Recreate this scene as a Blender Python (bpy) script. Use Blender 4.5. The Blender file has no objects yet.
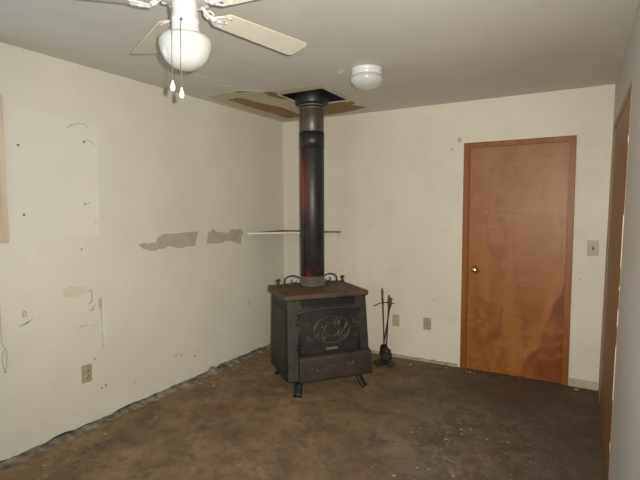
import bpy, bmesh, math, random
from mathutils import Vector, Matrix
random.seed(7)
PI = math.pi
sc = bpy.context.scene
COL = sc.collection

# ------------------------------------------------------------ materials
def srgb(r, g, b):
    f = lambda c: ((c/255+.055)/1.055)**2.4 if c > 10 else c/255/12.92
    return (f(r), f(g), f(b), 1)

class NT:
    def __init__(s, name):
        s.m = bpy.data.materials.new(name); s.m.use_nodes = True
        s.n = s.m.node_tree.nodes; s.l = s.m.node_tree.links
        s.b = s.n['Principled BSDF']
        s.tc = s.n.new('ShaderNodeTexCoord').outputs['Object']
    def noise(s, scale, detail=4, rough=.55, stretch=None, dist=0, off=0):
        t = s.n.new('ShaderNodeTexNoise'); t.inputs['Scale'].default_value = scale
        t.inputs['Detail'].default_value = detail; t.inputs['Roughness'].default_value = rough
        t.inputs['Distortion'].default_value = dist
        mp = s.n.new('ShaderNodeMapping'); s.l.new(s.tc, mp.inputs[0]); s.l.new(mp.outputs[0], t.inputs['Vector'])
        mp.inputs['Location'].default_value = (off, off*.7, off*1.3)
        if stretch: mp.inputs['Scale'].default_value = stretch
        return t.outputs['Fac']
    def ramp(s, fac, stops):
        r = s.n.new('ShaderNodeValToRGB'); s.l.new(fac, r.inputs[0])
        e = r.color_ramp.elements
        while len(e) < len(stops): e.new(.5)
        for i, (p, c) in enumerate(stops):
            e[i].position = p; e[i].color = c if len(c) == 4 else (*c, 1)
        return r.outputs[0]
    def mix(s, fac, a, b, mode='MIX'):
        x = s.n.new('ShaderNodeMix'); x.data_type = 'RGBA'; x.blend_type = mode
        for i, v in ((0, fac), (6, a), (7, b)):
            if hasattr(v, 'is_linked'): s.l.new(v, x.inputs[i])
            else: x.inputs[i].default_value = v
        return x.outputs[2]
    def math(s, op, a, b=0):
        x = s.n.new('ShaderNodeMath'); x.operation = op
        for i, v in enumerate((a, b)):
            if hasattr(v, 'is_linked'): s.l.new(v, x.inputs[i])
            else: x.inputs[i].default_value = v
        return x.outputs[0]
    def axis(s, k):
        x = s.n.new('ShaderNodeSeparateXYZ'); s.l.new(s.tc, x.inputs[0]); return x.outputs[k]
    def band(s, v, lo, hi, soft):
        def mr(a, b):
            x = s.n.new('ShaderNodeMapRange'); s.l.new(v, x.inputs[0])
            x.inputs[1].default_value = a; x.inputs[2].default_value = b; return x.outputs[0]
        return s.math('MULTIPLY', mr(lo-soft, lo+soft), s.math('SUBTRACT', 1, mr(hi-soft, hi+soft)))
    def out(s, col=None, rough=.6, metal=0, bump=None, bs=.2, bd=.01, spec=None):
        if col is not None:
            if hasattr(col, 'is_linked'): s.l.new(col, s.b.inputs['Base Color'])
            else: s.b.inputs['Base Color'].default_value = col
        if hasattr(rough, 'is_linked'): s.l.new(rough, s.b.inputs['Roughness'])
        else: s.b.inputs['Roughness'].default_value = rough
        s.b.inputs['Metallic'].default_value = metal
        if spec is not None: s.b.inputs['Specular IOR Level'].default_value = spec
        if bump is not None:
            b = s.n.new('ShaderNodeBump'); b.inputs['Strength'].default_value = bs
            b.inputs['Distance'].default_value = bd
            s.l.new(bump, b.inputs['Height']); s.l.new(b.outputs[0], s.b.inputs['Normal'])
        return s.m

def simple(name, c, rough=.6, metal=0, var=.12, scale=18, bs=.1):
    t = NT(name); f = t.noise(scale)
    lo = tuple(x*(1-var) for x in c[:3]); hi = tuple(min(1, x*(1+var)) for x in c[:3])
    return t.out(t.ramp(f, [(.3, lo), (.7, hi)]), rough, metal, f, bs, .004)

def wall_mat(name, c, stain, amt=.5):
    t = NT(name)
    n1 = t.noise(1.1, 5, .6, off=3); n2 = t.noise(5, 5, .6, off=9); n3 = t.noise(60, 3)
    col = t.ramp(n1, [(.3, tuple(x*.93 for x in c[:3])), (.7, tuple(min(1, x*1.04) for x in c[:3]))])
    col = t.mix(t.math('MULTIPLY', t.ramp(n2, [(.55, (0, 0, 0)), (.8, (1, 1, 1))]), amt), col, stain)
    return t.out(col, .62, 0, n3, .12, .004, .35)

CREAM = (.66, .605, .495)
M = {}
M['wall'] = wall_mat('cream_wall_paint', CREAM, (.52, .45, .33, 1), .35)
M['wall_l'] = wall_mat('daylit_wall_paint', (.655, .622, .525), (.55, .49, .38, 1), .3)  # left wall paint, cool daylight tint mixed into its colour
M['wall_r'] = wall_mat('grey_white_wall_paint', (.63, .59, .54), (.5, .46, .4, 1), .3)
M['ceil'] = wall_mat('ceiling_paint', (.60, .575, .515), (.50, .455, .38, 1), .45)
M['wall_light'] = simple('lighter_repainted_patch', (.672, .645, .555, 1), .5, 0, .03, 3, .05)  # real lighter patch; its cooler tint also carries the daylight
M['wall_white'] = simple('bright_white_strip', (.67, .645, .58, 1), .5, 0, .03, 6, .05)
M['bare_plaster'] = simple('bare_grey_plaster', (.40, .365, .285, 1), .85, 0, .10, 9, .3)
M['bare_board'] = simple('bare_brown_board', (.27, .17, .07, 1), .9, 0, .16, 8, .3)
M['compound'] = simple('joint_compound', (.52, .47, .34, 1), .8, 0, .08, 12, .3)
M['compound_light'] = simple('joint_compound_light', (.62, .58, .50, 1), .8, 0, .06, 12, .3)
M['crumb'] = simple('dull_crumbs', (.36, .32, .26, 1), .9, 0, .3, 30, .1)
M['smear'] = simple('tan_smear', (.60, .545, .43, 1), .7, 0, .06, 14, .1)
M['mark'] = simple('dark_scuff', (.16, .12, .09, 1), .8, 0, .2, 30, .1)
M['scratch'] = simple('grey_scratch', (.40, .36, .30, 1), .8, 0, .15, 30, .1)
M['redmark'] = simple('reddish_scuff', (.44, .28, .20, 1), .8, 0, .15, 30, .1)
M['dark_gap'] = simple('dark_gap', (.05, .042, .032, 1), .9, 0, .3, 20, .2)
M['tack'] = simple('grey_floor_edge', (.17, .145, .105, 1), .9, 0, .65, 11, .6)
M['baseb'] = simple('beige_baseboard', (.46, .39, .27, 1), .7, 0, .2, 14, .2)
M['baseb_thin'] = simple('dirty_wall_foot', (.34, .29, .21, 1), .8, 0, .3, 16, .3)

def floor_mat():
    t = NT('stained_bare_floor')
    n1 = t.noise(1.1, 8, .68, dist=.8, off=2); n2 = t.noise(4.5, 8, .72, dist=.6, off=5)
    n3 = t.noise(15, 6, .75, off=8); n4 = t.noise(70, 3, .7)
    K = (0, 0, 0)
    col = t.ramp(n1, [(.34, (.13, .085, .052)), (.48, (.20, .132, .070)), (.62, (.275, .190, .098))])
    col = t.mix(t.ramp(n2, [(.45, K), (.62, (.5,)*3)]), col, (.085, .057, .040, 1))
    col = t.mix(t.ramp(t.noise(6, 7, .7, off=41), [(.54, K), (.68, (.6,)*3)]), col, (.30, .215, .12, 1))
    col = t.mix(t.ramp(n3, [(.50, K), (.66, (.65,)*3)]), col, (.075, .050, .032, 1))
    # darker grey-brown area on the right half
    x = t.axis(0); yy = t.axis(1)
    mr = t.n.new('ShaderNodeMapRange'); t.l.new(t.math('ADD', x, t.math('MULTIPLY', n2, 1.4)), mr.inputs[0])
    mr.inputs[1].default_value = 1.8; mr.inputs[2].default_value = 3.1
    dk = t.mix(t.ramp(n3, [(.4, K), (.62, (1, 1, 1))]), (.055, .039, .031, 1), (.092, .070, .053, 1))
    col = t.mix(t.math('MULTIPLY', mr.outputs[0], .82), col, dk)
    n6 = t.noise(2.2, 6, .65, off=31)
    col = t.mix(t.ramp(n6, [(.56, K), (.70, (.55,)*3)]), col, (.15, .066, .038, 1))
    # worn pale grey scuffing in the middle of the right half
    m = t.math('MULTIPLY', t.band(x, 1.75, 2.75, .28), t.band(yy, -2.1, -.9, .35))
    sp = t.math('MULTIPLY', t.ramp(t.noise(5, 8, .78, off=21, dist=1.2), [(.45, K), (.64, (.5,)*3)]), m)
    col = t.mix(sp, col, (.21, .18, .14, 1))
    sp = t.math('MULTIPLY', t.ramp(t.noise(17, 7, .75, off=24, dist=1.5), [(.58, K), (.66, (.65,)*3)]), m)
    col = t.mix(sp, col, (.36, .32, .26, 1))
    col = t.mix(t.ramp(t.noise(30, 4, .7, off=13), [(.66, K), (.73, (.4,)*3)]), col, (.30, .25, .19, 1))
    # cracks and old scrape lines
    vo = t.n.new('ShaderNodeTexVoronoi'); vo.feature = 'DISTANCE_TO_EDGE'; vo.inputs['Scale'].default_value = 1.3
    wp = t.n.new('ShaderNodeVectorMath'); wp.operation = 'ADD'; t.l.new(t.tc, wp.inputs[0])
    nz = t.n.new('ShaderNodeTexNoise'); nz.inputs['Scale'].default_value = 3; nz.inputs['Detail'].default_value = 5
    t.l.new(t.tc, nz.inputs['Vector']); t.l.new(nz.outputs['Color'], wp.inputs[1]); t.l.new(wp.outputs[0], vo.inputs['Vector'])
    cr = t.ramp(vo.outputs['Distance'], [(0, (.5,)*3), (.012, K)])
    col = t.mix(cr, col, (.05, .036, .026, 1))
    bump = t.math('ADD', n3, t.math('MULTIPLY', n4, .5))
    return t.out(col, t.ramp(n2, [(.3, (.5, .5, .5)), (.7, (.85, .85, .85))]), 0, bump, .5, .01, .35)
M['floor'] = floor_mat()

def wood(name, dark, mid, light, stretch=(3, 3, .35), rough=.35, sc_=4, blotch=None, off=0):
    t = NT(name)
    n1 = t.noise(sc_, 6, .6, stretch, 1.2, off); n2 = t.noise(1.7, 4, .55, None, .6, off+4)
    n3 = t.noise(26, 4, .6, (2, 2, .06), 0, off)
    col = t.ramp(n1, [(.3, dark), (.5, mid), (.72, light)])
    col = t.mix(t.ramp(n2, [(.42, (0, 0, 0)), (.66, (.6, .6, .6))]), col, (*mid, 1))
    col = t.mix(t.ramp(n3, [(.45, (0, 0, 0)), (.8, (.35, .35, .35))]), col, (*dark, 1))
    if blotch:
        x, z = t.axis(0), t.axis(2)
        # darker area along a slanting front in the lower right corner
        s = t.math('ADD', t.math('SUBTRACT', t.math('MULTIPLY', x, 2.42), z), t.math('MULTIPLY', t.noise(4, 5, .6, off=6), .5))
        mr = t.n.new('ShaderNodeMapRange'); t.l.new(s, mr.inputs[0])
        mr.inputs[1].default_value = 6.18; mr.inputs[2].default_value = 6.26
        m2 = t.math('MULTIPLY', mr.outputs[0], t.ramp(t.noise(5, 5, .6, off=11), [(.32, (.25, .25, .25)), (.6, (.75, .75, .75))]))
        col = t.mix(m2, col, blotch)
        n8 = t.noise(3.4, 6, .65, (1.6, 1.6, .8), .8, 15)
        col = t.mix(t.ramp(n8, [(.54, (0, 0, 0)), (.62, (.4, .4, .4))]), col, blotch)
        n9 = t.noise(6, 7, .7, (.7, 1, 1.6), 1.0, 27)
        col = t.mix(t.ramp(n9, [(.54, (0, 0, 0)), (.66, (.4, .4, .4))]), col, (.42, .19, .06, 1))
        # duller brown towards the top paints in the flash and wall reflection
        mz = t.n.new('ShaderNodeMapRange'); t.l.new(z, mz.inputs[0])
        mz.inputs[1].default_value = .9; mz.inputs[2].default_value = 2.0
        col = t.mix(t.math('MULTIPLY', mz.outputs[0], .45), col, (.29, .15, .065, 1))
    return t.out(col, rough, 0, n1, .05, .003, .35)
M['door'] = wood('orange_stained_wood', (.225, .068, .009), (.30, .100, .013), (.37, .140, .023), (1.3, 1.3, .5), .42, 2.4, (.14, .028, .006, 1))
M['door_case'] = wood('red_brown_casing', (.15, .046, .007), (.23, .074, .012), (.29, .105, .019), rough=.45, off=7)
M['door2'] = wood('tan_brown_wood', (.22, .105, .042), (.31, .16, .068), (.37, .20, .09), rough=.5, off=12)
M['window_wood'] = wood('pale_window_wood', (.42, .30, .20), (.60, .50, .38), (.68, .62, .52), rough=.5, off=19)
M['shelf_wood'] = wood('brown_shelf_board', (.13, .085, .045), (.20, .14, .08), (.27, .19, .11), (3, 3, 3), .6, off=23)
M['caulk'] = simple('pale_caulk', (.66, .60, .48, 1), .6, 0, .05)
M['brass'] = simple('brass', (.78, .62, .30, 1), .22, 1, .05)
M['plate'] = simple('olive_beige_plastic', (.335, .30, .19, 1), .5, 0, .04, 20, .02)
M['plate_pale'] = simple('tan_plastic', (.40, .355, .245, 1), .5, 0, .04, 20, .02)
M['switch'] = simple('brown_switch_plastic', (.33, .30, .205, 1), .45, 0, .05, 20, .02)
M['slot'] = simple('dark_slot', (.03, .028, .025, 1), .7)
M['white'] = simple('white_enamel', (.62, .61, .58, 1), .28, 0, .03, 10, .02)
M['ornate'] = simple('white_ornate_casting', (.55, .54, .52, 1), .35, 0, .25, 40, .6)
M['blade'] = simple('cream_blade', (.64, .60, .50, 1), .45, 0, .05, 6, .05)
M['blade_rim'] = simple('tan_blade_rim', (.50, .44, .33, 1), .5, 0, .06, 6, .05)
M['chain'] = simple('chain_metal', (.32, .29, .25, 1), .35, .8, .1)
M['pull'] = simple('white_pull', (.88, .86, .80, 1), .35)
def opal():
    t = NT('opal_glass'); m = t.out((.47, .475, .445, 1), .12)
    t.b.inputs['Subsurface Weight'].default_value = .0
    t.b.inputs['Coat Weight'].default_value = .6; t.b.inputs['Coat Roughness'].default_value = .04
    return m
M['opal'] = opal()

def pane_mat():
    m = bpy.data.materials.new('window_glass'); m.use_nodes = True; n = m.node_tree.nodes; n.clear(); l = m.node_tree.links
    o = n.new('ShaderNodeOutputMaterial'); mx = n.new('ShaderNodeMixShader'); tr = n.new('ShaderNodeBsdfTransparent'); gl = n.new('ShaderNodeBsdfGlossy')
    gl.inputs['Roughness'].default_value = .02; tr.inputs[0].default_value = (.96, .98, .97, 1)
    mx.inputs[0].default_value = .06; l.new(tr.outputs[0], mx.inputs[1]); l.new(gl.outputs[0], mx.inputs[2]); l.new(mx.outputs[0], o.inputs[0])
    return m
M['pane'] = pane_mat()

def iron(name, c, rust, amt, rough=.55, scale=6, lo=.45, hi=.7, off=0):
    t = NT(name); n = t.noise(scale, 6, .65, off=off); n2 = t.noise(45, 4, .6)
    col = t.ramp(t.noise(scale*2, 5), [(.3, tuple(x*.7 for x in c)), (.7, tuple(x*1.3 for x in c))])
    f = t.ramp(n, [(lo, (0, 0, 0)), (hi, (amt,)*3)])
    return t.out(t.mix(f, col, rust), rough, .35, n2, .35, .003)
M['iron'] = iron('black_stove_iron', (.019, .0175, .0155), (.035, .025, .019, 1), .5)
M['iron_grey'] = iron('lit_grey_iron', (.046, .042, .037), (.060, .042, .032, 1), .5, .5)  # grey front iron, lightened to carry the lit face under the scallops
M['iron_dull'] = iron('door_iron', (.024, .022, .019), (.042, .031, .023, 1), .5, .5)
M['iron_scallop'] = iron('rusty_black_iron', (.012, .010, .009), (.02, .013, .010, 1), .6)
M['relief'] = iron('relief_iron', (.062, .055, .046), (.08, .055, .038, 1), .5, .42)
M['rust_top'] = iron('rusty_top_iron', (.085, .060, .042), (.150, .070, .034, 1), .8, .6, 3, .42, .60, 5)
M['rust_apron'] = iron('rust_brown_iron', (.034, .029, .025), (.070, .044, .032, 1), .7, .55, 5, .42, .66, 14)
M['tool'] = iron('tool_iron', (.035, .031, .027), (.06, .045, .035, 1), .4)
M['tool_handle'] = iron('worn_handle_iron', (.10, .075, .05), (.14, .09, .05, 1), .5, .45)
M['bristle'] = simple('black_bristle', (.022, .02, .018, 1), .8, 0, .3, 60, .6)
M['badge'] = simple('dull_brass_badge', (.22, .19, .13, 1), .4, .5, .08)

def pipe_mat():
    t = NT('blackened_pipe')
    n = t.noise(7, 6, .65, (1, 1, .6), .5, 3); n2 = t.noise(4, 5, .6, (1, 1, .35), .4, 9); z = t.axis(2)
    col = t.ramp(n, [(.3, (.018, .017, .017)), (.7, (.040, .036, .034))])
    # rust bloom between mid height and the upper joint, bare red spot at the foot
    m = t.math('MULTIPLY', t.band(z, 1.45, 2.02, .10), t.ramp(n2, [(.36, (0, 0, 0)), (.50, (.9, .9, .9))]))
    ax = t.axis(0); side = t.n.new('ShaderNodeMapRange'); t.l.new(ax, side.inputs[0])
    side.inputs[1].default_value = .05; side.inputs[2].default_value = -.05
    col = t.mix(t.math('MULTIPLY', m, side.outputs[0]), col, (.23, .05, .03, 1))
    m2 = t.math('MULTIPLY', t.band(z, .86, .98, .02), t.ramp(t.noise(14, 5, .6, off=2), [(.46, (0, 0, 0)), (.6, (.9, .9, .9))]))
    col = t.mix(m2, col, (.22, .03, .018, 1))
    return t.out(col, .42, .3, n, .15, .003)
M['pipe'] = pipe_mat()
M['pipe_up'] = iron('grey_brown_pipe', (.095, .080, .068), (.13, .075, .05, 1), .6, .4, 8)
M['pipe_black'] = simple('matt_black_pipe', (.012, .012, .012, 1), .6)
M['galv'] = iron('galvanised_band', (.13, .12, .10), (.12, .08, .055, 1), .6, .45, 8)
M['collar'] = simple('black_collar', (.012, .012, .013, 1), .45, 0, .2)

# ------------------------------------------------------------ mesh helpers
def B(): return bmesh.new()
def add_geo(bm, verts, faces, mi=0):
    v = [bm.verts.new(p) for p in verts]
    for f in faces:
        try: bm.faces.new([v[i] for i in f]).material_index = mi
        except ValueError: pass
def box(bm, x0, x1, y0, y1, z0, z1, mi=0, bev=0, seg=2):
    t = bmesh.new()
    vs = [t.verts.new((x, y, z)) for x in (x0, x1) for y in (y0, y1) for z in (z0, z1)]
    for f in ((0, 1, 3, 2), (4, 6, 7, 5), (0, 4, 5, 1), (2, 3, 7, 6), (0, 2, 6, 4), (1, 5, 7, 3)):
        t.faces.new([vs[i] for i in f])
    if bev: bmesh.ops.bevel(t, geom=t.edges[:], offset=bev, segments=seg, profile=.5, affect='EDGES')
    merge(bm, t, mi)
def merge(bm, t, mi=0, mat=None):
    if mat is not None: bmesh.ops.transform(t, matrix=mat, verts=t.verts)
    bmesh.ops.recalc_face_normals(t, faces=t.faces)
    mp = {v: bm.verts.new(v.co) for v in t.verts}
    for f in t.faces:
        g = bm.faces.new([mp[v] for v in f.verts]); g.material_index = mi; g.smooth = f.smooth
    t.free()
def prism(bm, pts, axis, a, b, mi=0, bev=0):
    """extrude outline pts (2D) along axis from a to b; outline uses the other two axes in order"""
    t = bmesh.new()
    def P(q, h):
        if axis == 0: return (h, q[0], q[1])
        if axis == 1: return (q[0], h, q[1])
        return (q[0], q[1], h)
    lo = [t.verts.new(P(q, a)) for q in pts]; hi = [t.verts.new(P(q, b)) for q in pts]
    t.faces.new(lo); t.faces.new(hi[::-1]); n = len(pts)
    for i in range(n): t.faces.new((lo[i], hi[i], hi[(i+1) % n], lo[(i+1) % n]))
    if bev: bmesh.ops.bevel(t, geom=t.edges[:], offset=bev, segments=2, profile=.5, affect='EDGES')
    merge(bm, t, mi)
def lathe(bm, prof, c=(0, 0, 0), n=40, mi=0, mat=None):
    t = bmesh.new(); rings = []
    for r, z in prof:
        if r < 1e-5: rings.append([t.verts.new((c[0], c[1], c[2]+z))])
        else: rings.append([t.verts.new((c[0]+r*math.cos(2*PI*k/n), c[1]+r*math.sin(2*PI*k/n), c[2]+z)) for k in range(n)])
    for a, b in zip(rings, rings[1:]):
        for k in range(n):
            k2 = (k+1) % n
            f = ([a[0], b[k], b[k2]] if len(a) == 1 else [a[k], a[k2], b[0]] if len(b) == 1 else [a[k], a[k2], b[k2], b[k]])
            if len(a) == 1 and len(b) == 1: continue
            t.faces.new(f).smooth = True
    merge(bm, t, mi, mat)
def tube(bm, pts, r, n=10, mi=0, flat=1.0):
    """swept tube; r number or list; flat<1 squashes it along the binormal"""
    t = bmesh.new(); P = [Vector(p) for p in pts]; m = len(P)
    R = r if isinstance(r, (list, tuple)) else [r]*m
    rings = []; up = None
    for i in range(m):
        d = (P[min(i+1, m-1)]-P[max(i-1, 0)]).normalized()
        if up is None:
            up = Vector((0, 0, 1)) if abs(d.z) < .9 else Vector((1, 0, 0))
        s = d.cross(up).normalized(); up = s.cross(d).normalized()
        rings.append([t.verts.new(P[i]+s*math.cos(2*PI*k/n)*R[i]+up*math.sin(2*PI*k/n)*R[i]*flat) for k in range(n)])
    for a, b in zip(rings, rings[1:]):
        for k in range(n): t.faces.new((a[k], a[(k+1) % n], b[(k+1) % n], b[k])).smooth = True
    t.faces.new(rings[0]); t.faces.new(rings[-1][::-1])
    merge(bm, t, mi)
def ball(bm, c, r, sx=1, sy=1, sz=1, mi=0):
    t = bmesh.new(); bmesh.ops.create_uvsphere(t, u_segments=16, v_segments=10, radius=r)
    for f in t.faces: f.smooth = True
    merge(bm, t, mi, Matrix.Translation(c) @ Matrix.Diagonal((sx, sy, sz, 1)))
def obj(name, bm, mats, parent=None, shift=None):
    me = bpy.data.meshes.new(name)
    bm.to_mesh(me); bm.free()
    if not isinstance(mats, (list, tuple)): mats = [mats]
    for m in mats: me.materials.append(M[m])
    o = bpy.data.objects.new(name, me); COL.objects.link(o)
    if parent: o.parent = parent
    return o
def tag(o, label, cat, group=None):
    o['label'] = label; o['category'] = cat
    if group: o['group'] = group
    return o
def thing(name, label, cat, loc=(0, 0, 0), rz=0, group=None):
    o = bpy.data.objects.new(name, None); COL.objects.link(o)
    o.empty_display_size = .1; o.location = loc; o.rotation_euler = (0, 0, rz)
    return tag(o, label, cat, group)
def struct(name, bm, mats, parent=None):
    o = obj(name, bm, mats, parent)
    if parent is None: o['kind'] = 'structure'
    return o
def rough_poly(pts, n=3, amp=.006, seed=1):
    rr = random.Random(seed); o = []
    for i, a in enumerate(pts):
        b = pts[(i+1) % len(pts)]
        for k in range(n):
            t = k/n; j = amp if k else 0
            o.append((a[0]+(b[0]-a[0])*t+rr.uniform(-j, j), a[1]+(b[1]-a[1])*t+rr.uniform(-j, j)))
    return o

# ------------------------------------------------------------ room shell
H = 2.44; W = 3.073; LEAN = .0137; YB = -5.6; T = .12
WX1 = W + .15

b = B(); box(b, -T, WX1+.1, YB-T, T, -.1, 0); struct('floor', b, 'floor')

# ceiling, with the square hole cut for the stove pipe and torn patches round it
hx0, hx1, hy0, hy1 = .665, 1.085, -1.04, -.57
b = B()
box(b, -T, hx0, YB-T, T, H, H+.10); box(b, hx1, WX1+.1, YB-T, T, H, H+.10)
box(b, hx0, hx1, YB-T, hy0, H, H+.10); box(b, hx0, hx1, hy1, T, H, H+.10)
def cpatch(pts, mi, h, th=.0012, n=4, amp=.008, seed=1):
    prism(b, rough_poly(pts, n, amp, seed), 2, H-h-th, H-h+.0003, mi)
cpatch([(.107, -1.289), (.301, -1.331), (.471, -1.306), (.60, -1.19), (.655, -1.05), (.655, -.531), (.259, -.077), (.05, -.05), (.045, -.6), (.07, -.983)], 1, 0, seed=3)
cpatch([(.64, -1.20), (.80, -1.17), (1.12, -1.15), (1.14, -.9), (1.115, -.545), (1.105, -1.045), (.66, -1.045)], 1, 0, n=2, amp=.004, seed=5)
cpatch([(.181, -1.119), (.301, -1.154), (.344, -1.087), (.352, -.992), (.373, -.836), (.423, -.653), (.401, -.329), (.344, -.19), (.17, -.17), (.189, -.437), (.182, -.643), (.185, -.961)], 2, .0012, n=3, seed=2)
cpatch([(.66, -.545), (.902, -.545), (1.06, -.545), (1.104, -.52), (1.085, -.431), (1.04, -.408), (1.077, -.303), (1.12, -.24), (1.0, -.185), (.785, -.116), (.43, -.10), (.43, -.33)], 2, .0006, n=3, seed=4)
cpatch([(.60, -1.181), (.68, -1.17), (.70, -1.10), (.655, -1.05), (.655, -.865), (.60, -.93), (.585, -1.082)], 2, .0012, n=3, seed=6)
cpatch([(.475, -1.903), (.513, -1.798), (.511, -1.621), (.467, -1.583), (.44, -1.724), (.433, -1.845)], 3, 0, seed=7)
cpatch([(.448, -1.529), (.499, -1.449), (.48, -1.391), (.418, -1.462)], 3, 0, seed=8)
cpatch([(.39, -1.36), (.62, -1.26), (.66, -1.21), (.42, -1.30)], 3, 0, seed=9)
for (x, y, r) in [(1.42, -1.36, .018), (1.40, -1.33, .012), (1.44, -1.40, .010)]:
    cpatch([(x+r*1.6*math.cos(k), y+r*math.sin(k)) for k in (0, 1.1, 2.2, 3.3, 4.4, 5.4)], 3, 0, n=2, amp=.004, seed=int(x*100))
struct('ceiling', b, ['ceil', 'compound', 'bare_board', 'compound_light'])

# back wall with doorway for door_1
dx0, dx1, dh = 2.018, 2.812, 2.028
b = B()
box(b, -T, dx0, 0, T, 0, H); box(b, dx1, WX1+.1, 0, T, 0, H); box(b, dx0, dx1, 0, T, dh, H)
rr = random.Random(4)
for (x, z, r, mi) in [(1.72, .62, .008, 1), (1.05, .9, .006, 1), (2.92, .9, .006, 1), (1.86, 2.02, .012, 1), (1.93, 2.10, .02, 1), (.32, .98, .006, 2)]:
    prism(b, [(x+r*math.cos(k), z+r*1.2*math.sin(k)) for k in (0, 1, 2, 3, 4, 5)], 1, -.0012, 0, mi)
struct('wall_back', b, ['wall', 'scratch', 'mark'])

# left wall with window opening and all its bare patches and marks
wy0, wy1, wz0, wz1 = -3.85, -2.945, 1.38, 2.06
b = B()
box(b, -T, 0, YB-T, wy0, 0, H); box(b, -T, 0, wy1, 0, 0, H); box(b, -T, 0, wy0, wy1, 0, wz0); box(b, -T, 0, wy0, wy1, wz1, H)
def lp(pts, mi, th=.0015, n=3, amp=.004, seed=1, base=0): prism(b, rough_poly(pts, n, amp, seed), 0, base, base+th, mi)
lp([(-2.859, 2.10), (-2.263, 2.055), (-2.287, 1.302), (-2.859, 1.309)], 2, .0008, 8, .006, 11)
lp([(-2.859, 2.144), (-2.81, 2.14), (-2.812, 1.25), (-2.859, 1.25)], 3, .0014, 8, .003, 12)
lp([(-2.285, 2.055), (-2.263, 2.055), (-2.278, 1.302), (-2.290, 1.302)], 3, .0016, 6, .003, 13)
lp([(-1.949, 1.222), (-1.79, 1.224), (-1.774, 1.267), (-1.701, 1.289), (-1.338, 1.29), (-1.368, 1.167), (-1.555, 1.163), (-1.648, 1.188), (-1.738, 1.168), (-1.846, 1.16), (-1.926, 1.188)], 1, .0015, 4, .007, 14)
lp([(-1.211, 1.274), (-1.146, 1.307), (-1.103, 1.279), (-.939, 1.257), (-.907, 1.285), (-.745, 1.284), (-.705, 1.249), (-.753, 1.22), (-.755, 1.144), (-.956, 1.183), (-1.077, 1.166), (-1.225, 1.173)], 1, .0015, 4, .007, 15)
lp([(-2.555, .966), (-2.487, .982), (-2.39, .961), (-2.377, .91), (-2.463, .898), (-2.543, .925)], 4, .0008, 4, .008, 16)
for i, (y, z, r) in enumerate([(-2.779, 1.868, .008), (-2.765, 1.455, .008), (-2.363, 1.937, .009), (-2.373, 1.523, .007), (-2.35, 1.53, .004), (-2.41, 1.22, .006), (-2.346, .448, .006), (-2.27, .236, .008), (-2.30, .225, .006), (-2.10, 1.0, .004)]):
    lp([(y+r*math.cos(k), z+r*math.sin(k)) for k in (0, 1, 2, 3, 4, 5)], 5, .0022, 1, 0, i)
for i, (y, z, r) in enumerate([(-1.618, .267, .010), (-1.564, .252, .008), (-1.59, .27, .006), (-1.405, .20, .012), (-1.38, .23, .007), (-2.027, .175, .006), (-1.10, .30, .010), (-2.3, 1.40, .006)]):
    lp([(y+r*1.2*math.cos(k), z+r*.8*math.sin(k)) for k in (0, 1, 2, 3, 4, 5)], 7, .002, 2, .002, i)
def stroke(pts, w, mi, th=.0022):
    for a, c in zip(pts, pts[1:]):
        d = Vector((c[0]-a[0], c[1]-a[1])); L = d.length
        if L < 1e-4: continue
        nrm = Vector((-d.y, d.x))/L*w/2
        prism(b, [(a[0]+nrm.x, a[1]+nrm.y), (c[0]+nrm.x, c[1]+nrm.y), (c[0]-nrm.x, c[1]-nrm.y), (a[0]-nrm.x, a[1]-nrm.y)], 0, 0, th, mi)
stroke([(-2.476, 2.012), (-2.45, 2.035), (-2.41, 2.05), (-2.358, 2.056), (-2.331, 2.03)], .005, 6)
stroke([(-2.363, 1.97), (-2.32, 1.975), (-2.29, 1.95), (-2.275, 1.90)], .012, 3)
stroke([(-2.35, 1.955), (-2.315, 1.945), (-2.29, 1.92)], .004, 6)
stroke([(-2.80, .87), (-2.785, .875), (-2.78, .845), (-2.80, .84), (-2.80, .87)], .006, 6)
stroke([(-2.825, .79), (-2.79, .795), (-2.745, .815)], .006, 6)
stroke([(-2.815, .80), (-2.75, .80)], .010, 3)
stroke([(-2.376, .93), (-2.35, .93), (-2.35, .86), (-2.376, .84)], .008, 6)
stroke([(-2.37, .80), (-2.35, .79), (-2.33, .83)], .007, 6)
stroke([(-2.30, .87), (-2.295, .79)], .007, 6); stroke([(-2.285, .87), (-2.283, .80)], .004, 6)
stroke([(-2.268, .84), (-2.262, .60)], .014, 3)
stroke([(-2.285, .86), (-2.28, .50)], .004, 6)
stroke([(-2.45, .70), (-2.39, .70)], .005, 6); stroke([(-2.37, .69), (-2.31, .68)], .004, 6)
stroke([(-.645, .56), (-.635, .50)], .01, 7)
struct('wall_left', b, ['wall_l', 'bare_plaster', 'wall_light', 'wall_white', 'smear', 'mark', 'scratch', 'redmark'])

# right wall leans out a little towards its top; doorway for door_2
ry0, ry1, rh = -1.47, -.29, 2.055
def lean(o):
    for v in o.data.vertices: v.co.x += LEAN*v.co.z
    return o
b = B()
box(b, W, W+.12, YB-T, ry0, 0, H+.02); box(b, W, W+.12, ry1, .0, 0, H+.02); box(b, W, W+.12, ry0, ry1, rh, H+.02)
lean(struct('wall_right', b, ['wall_r']))

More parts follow.
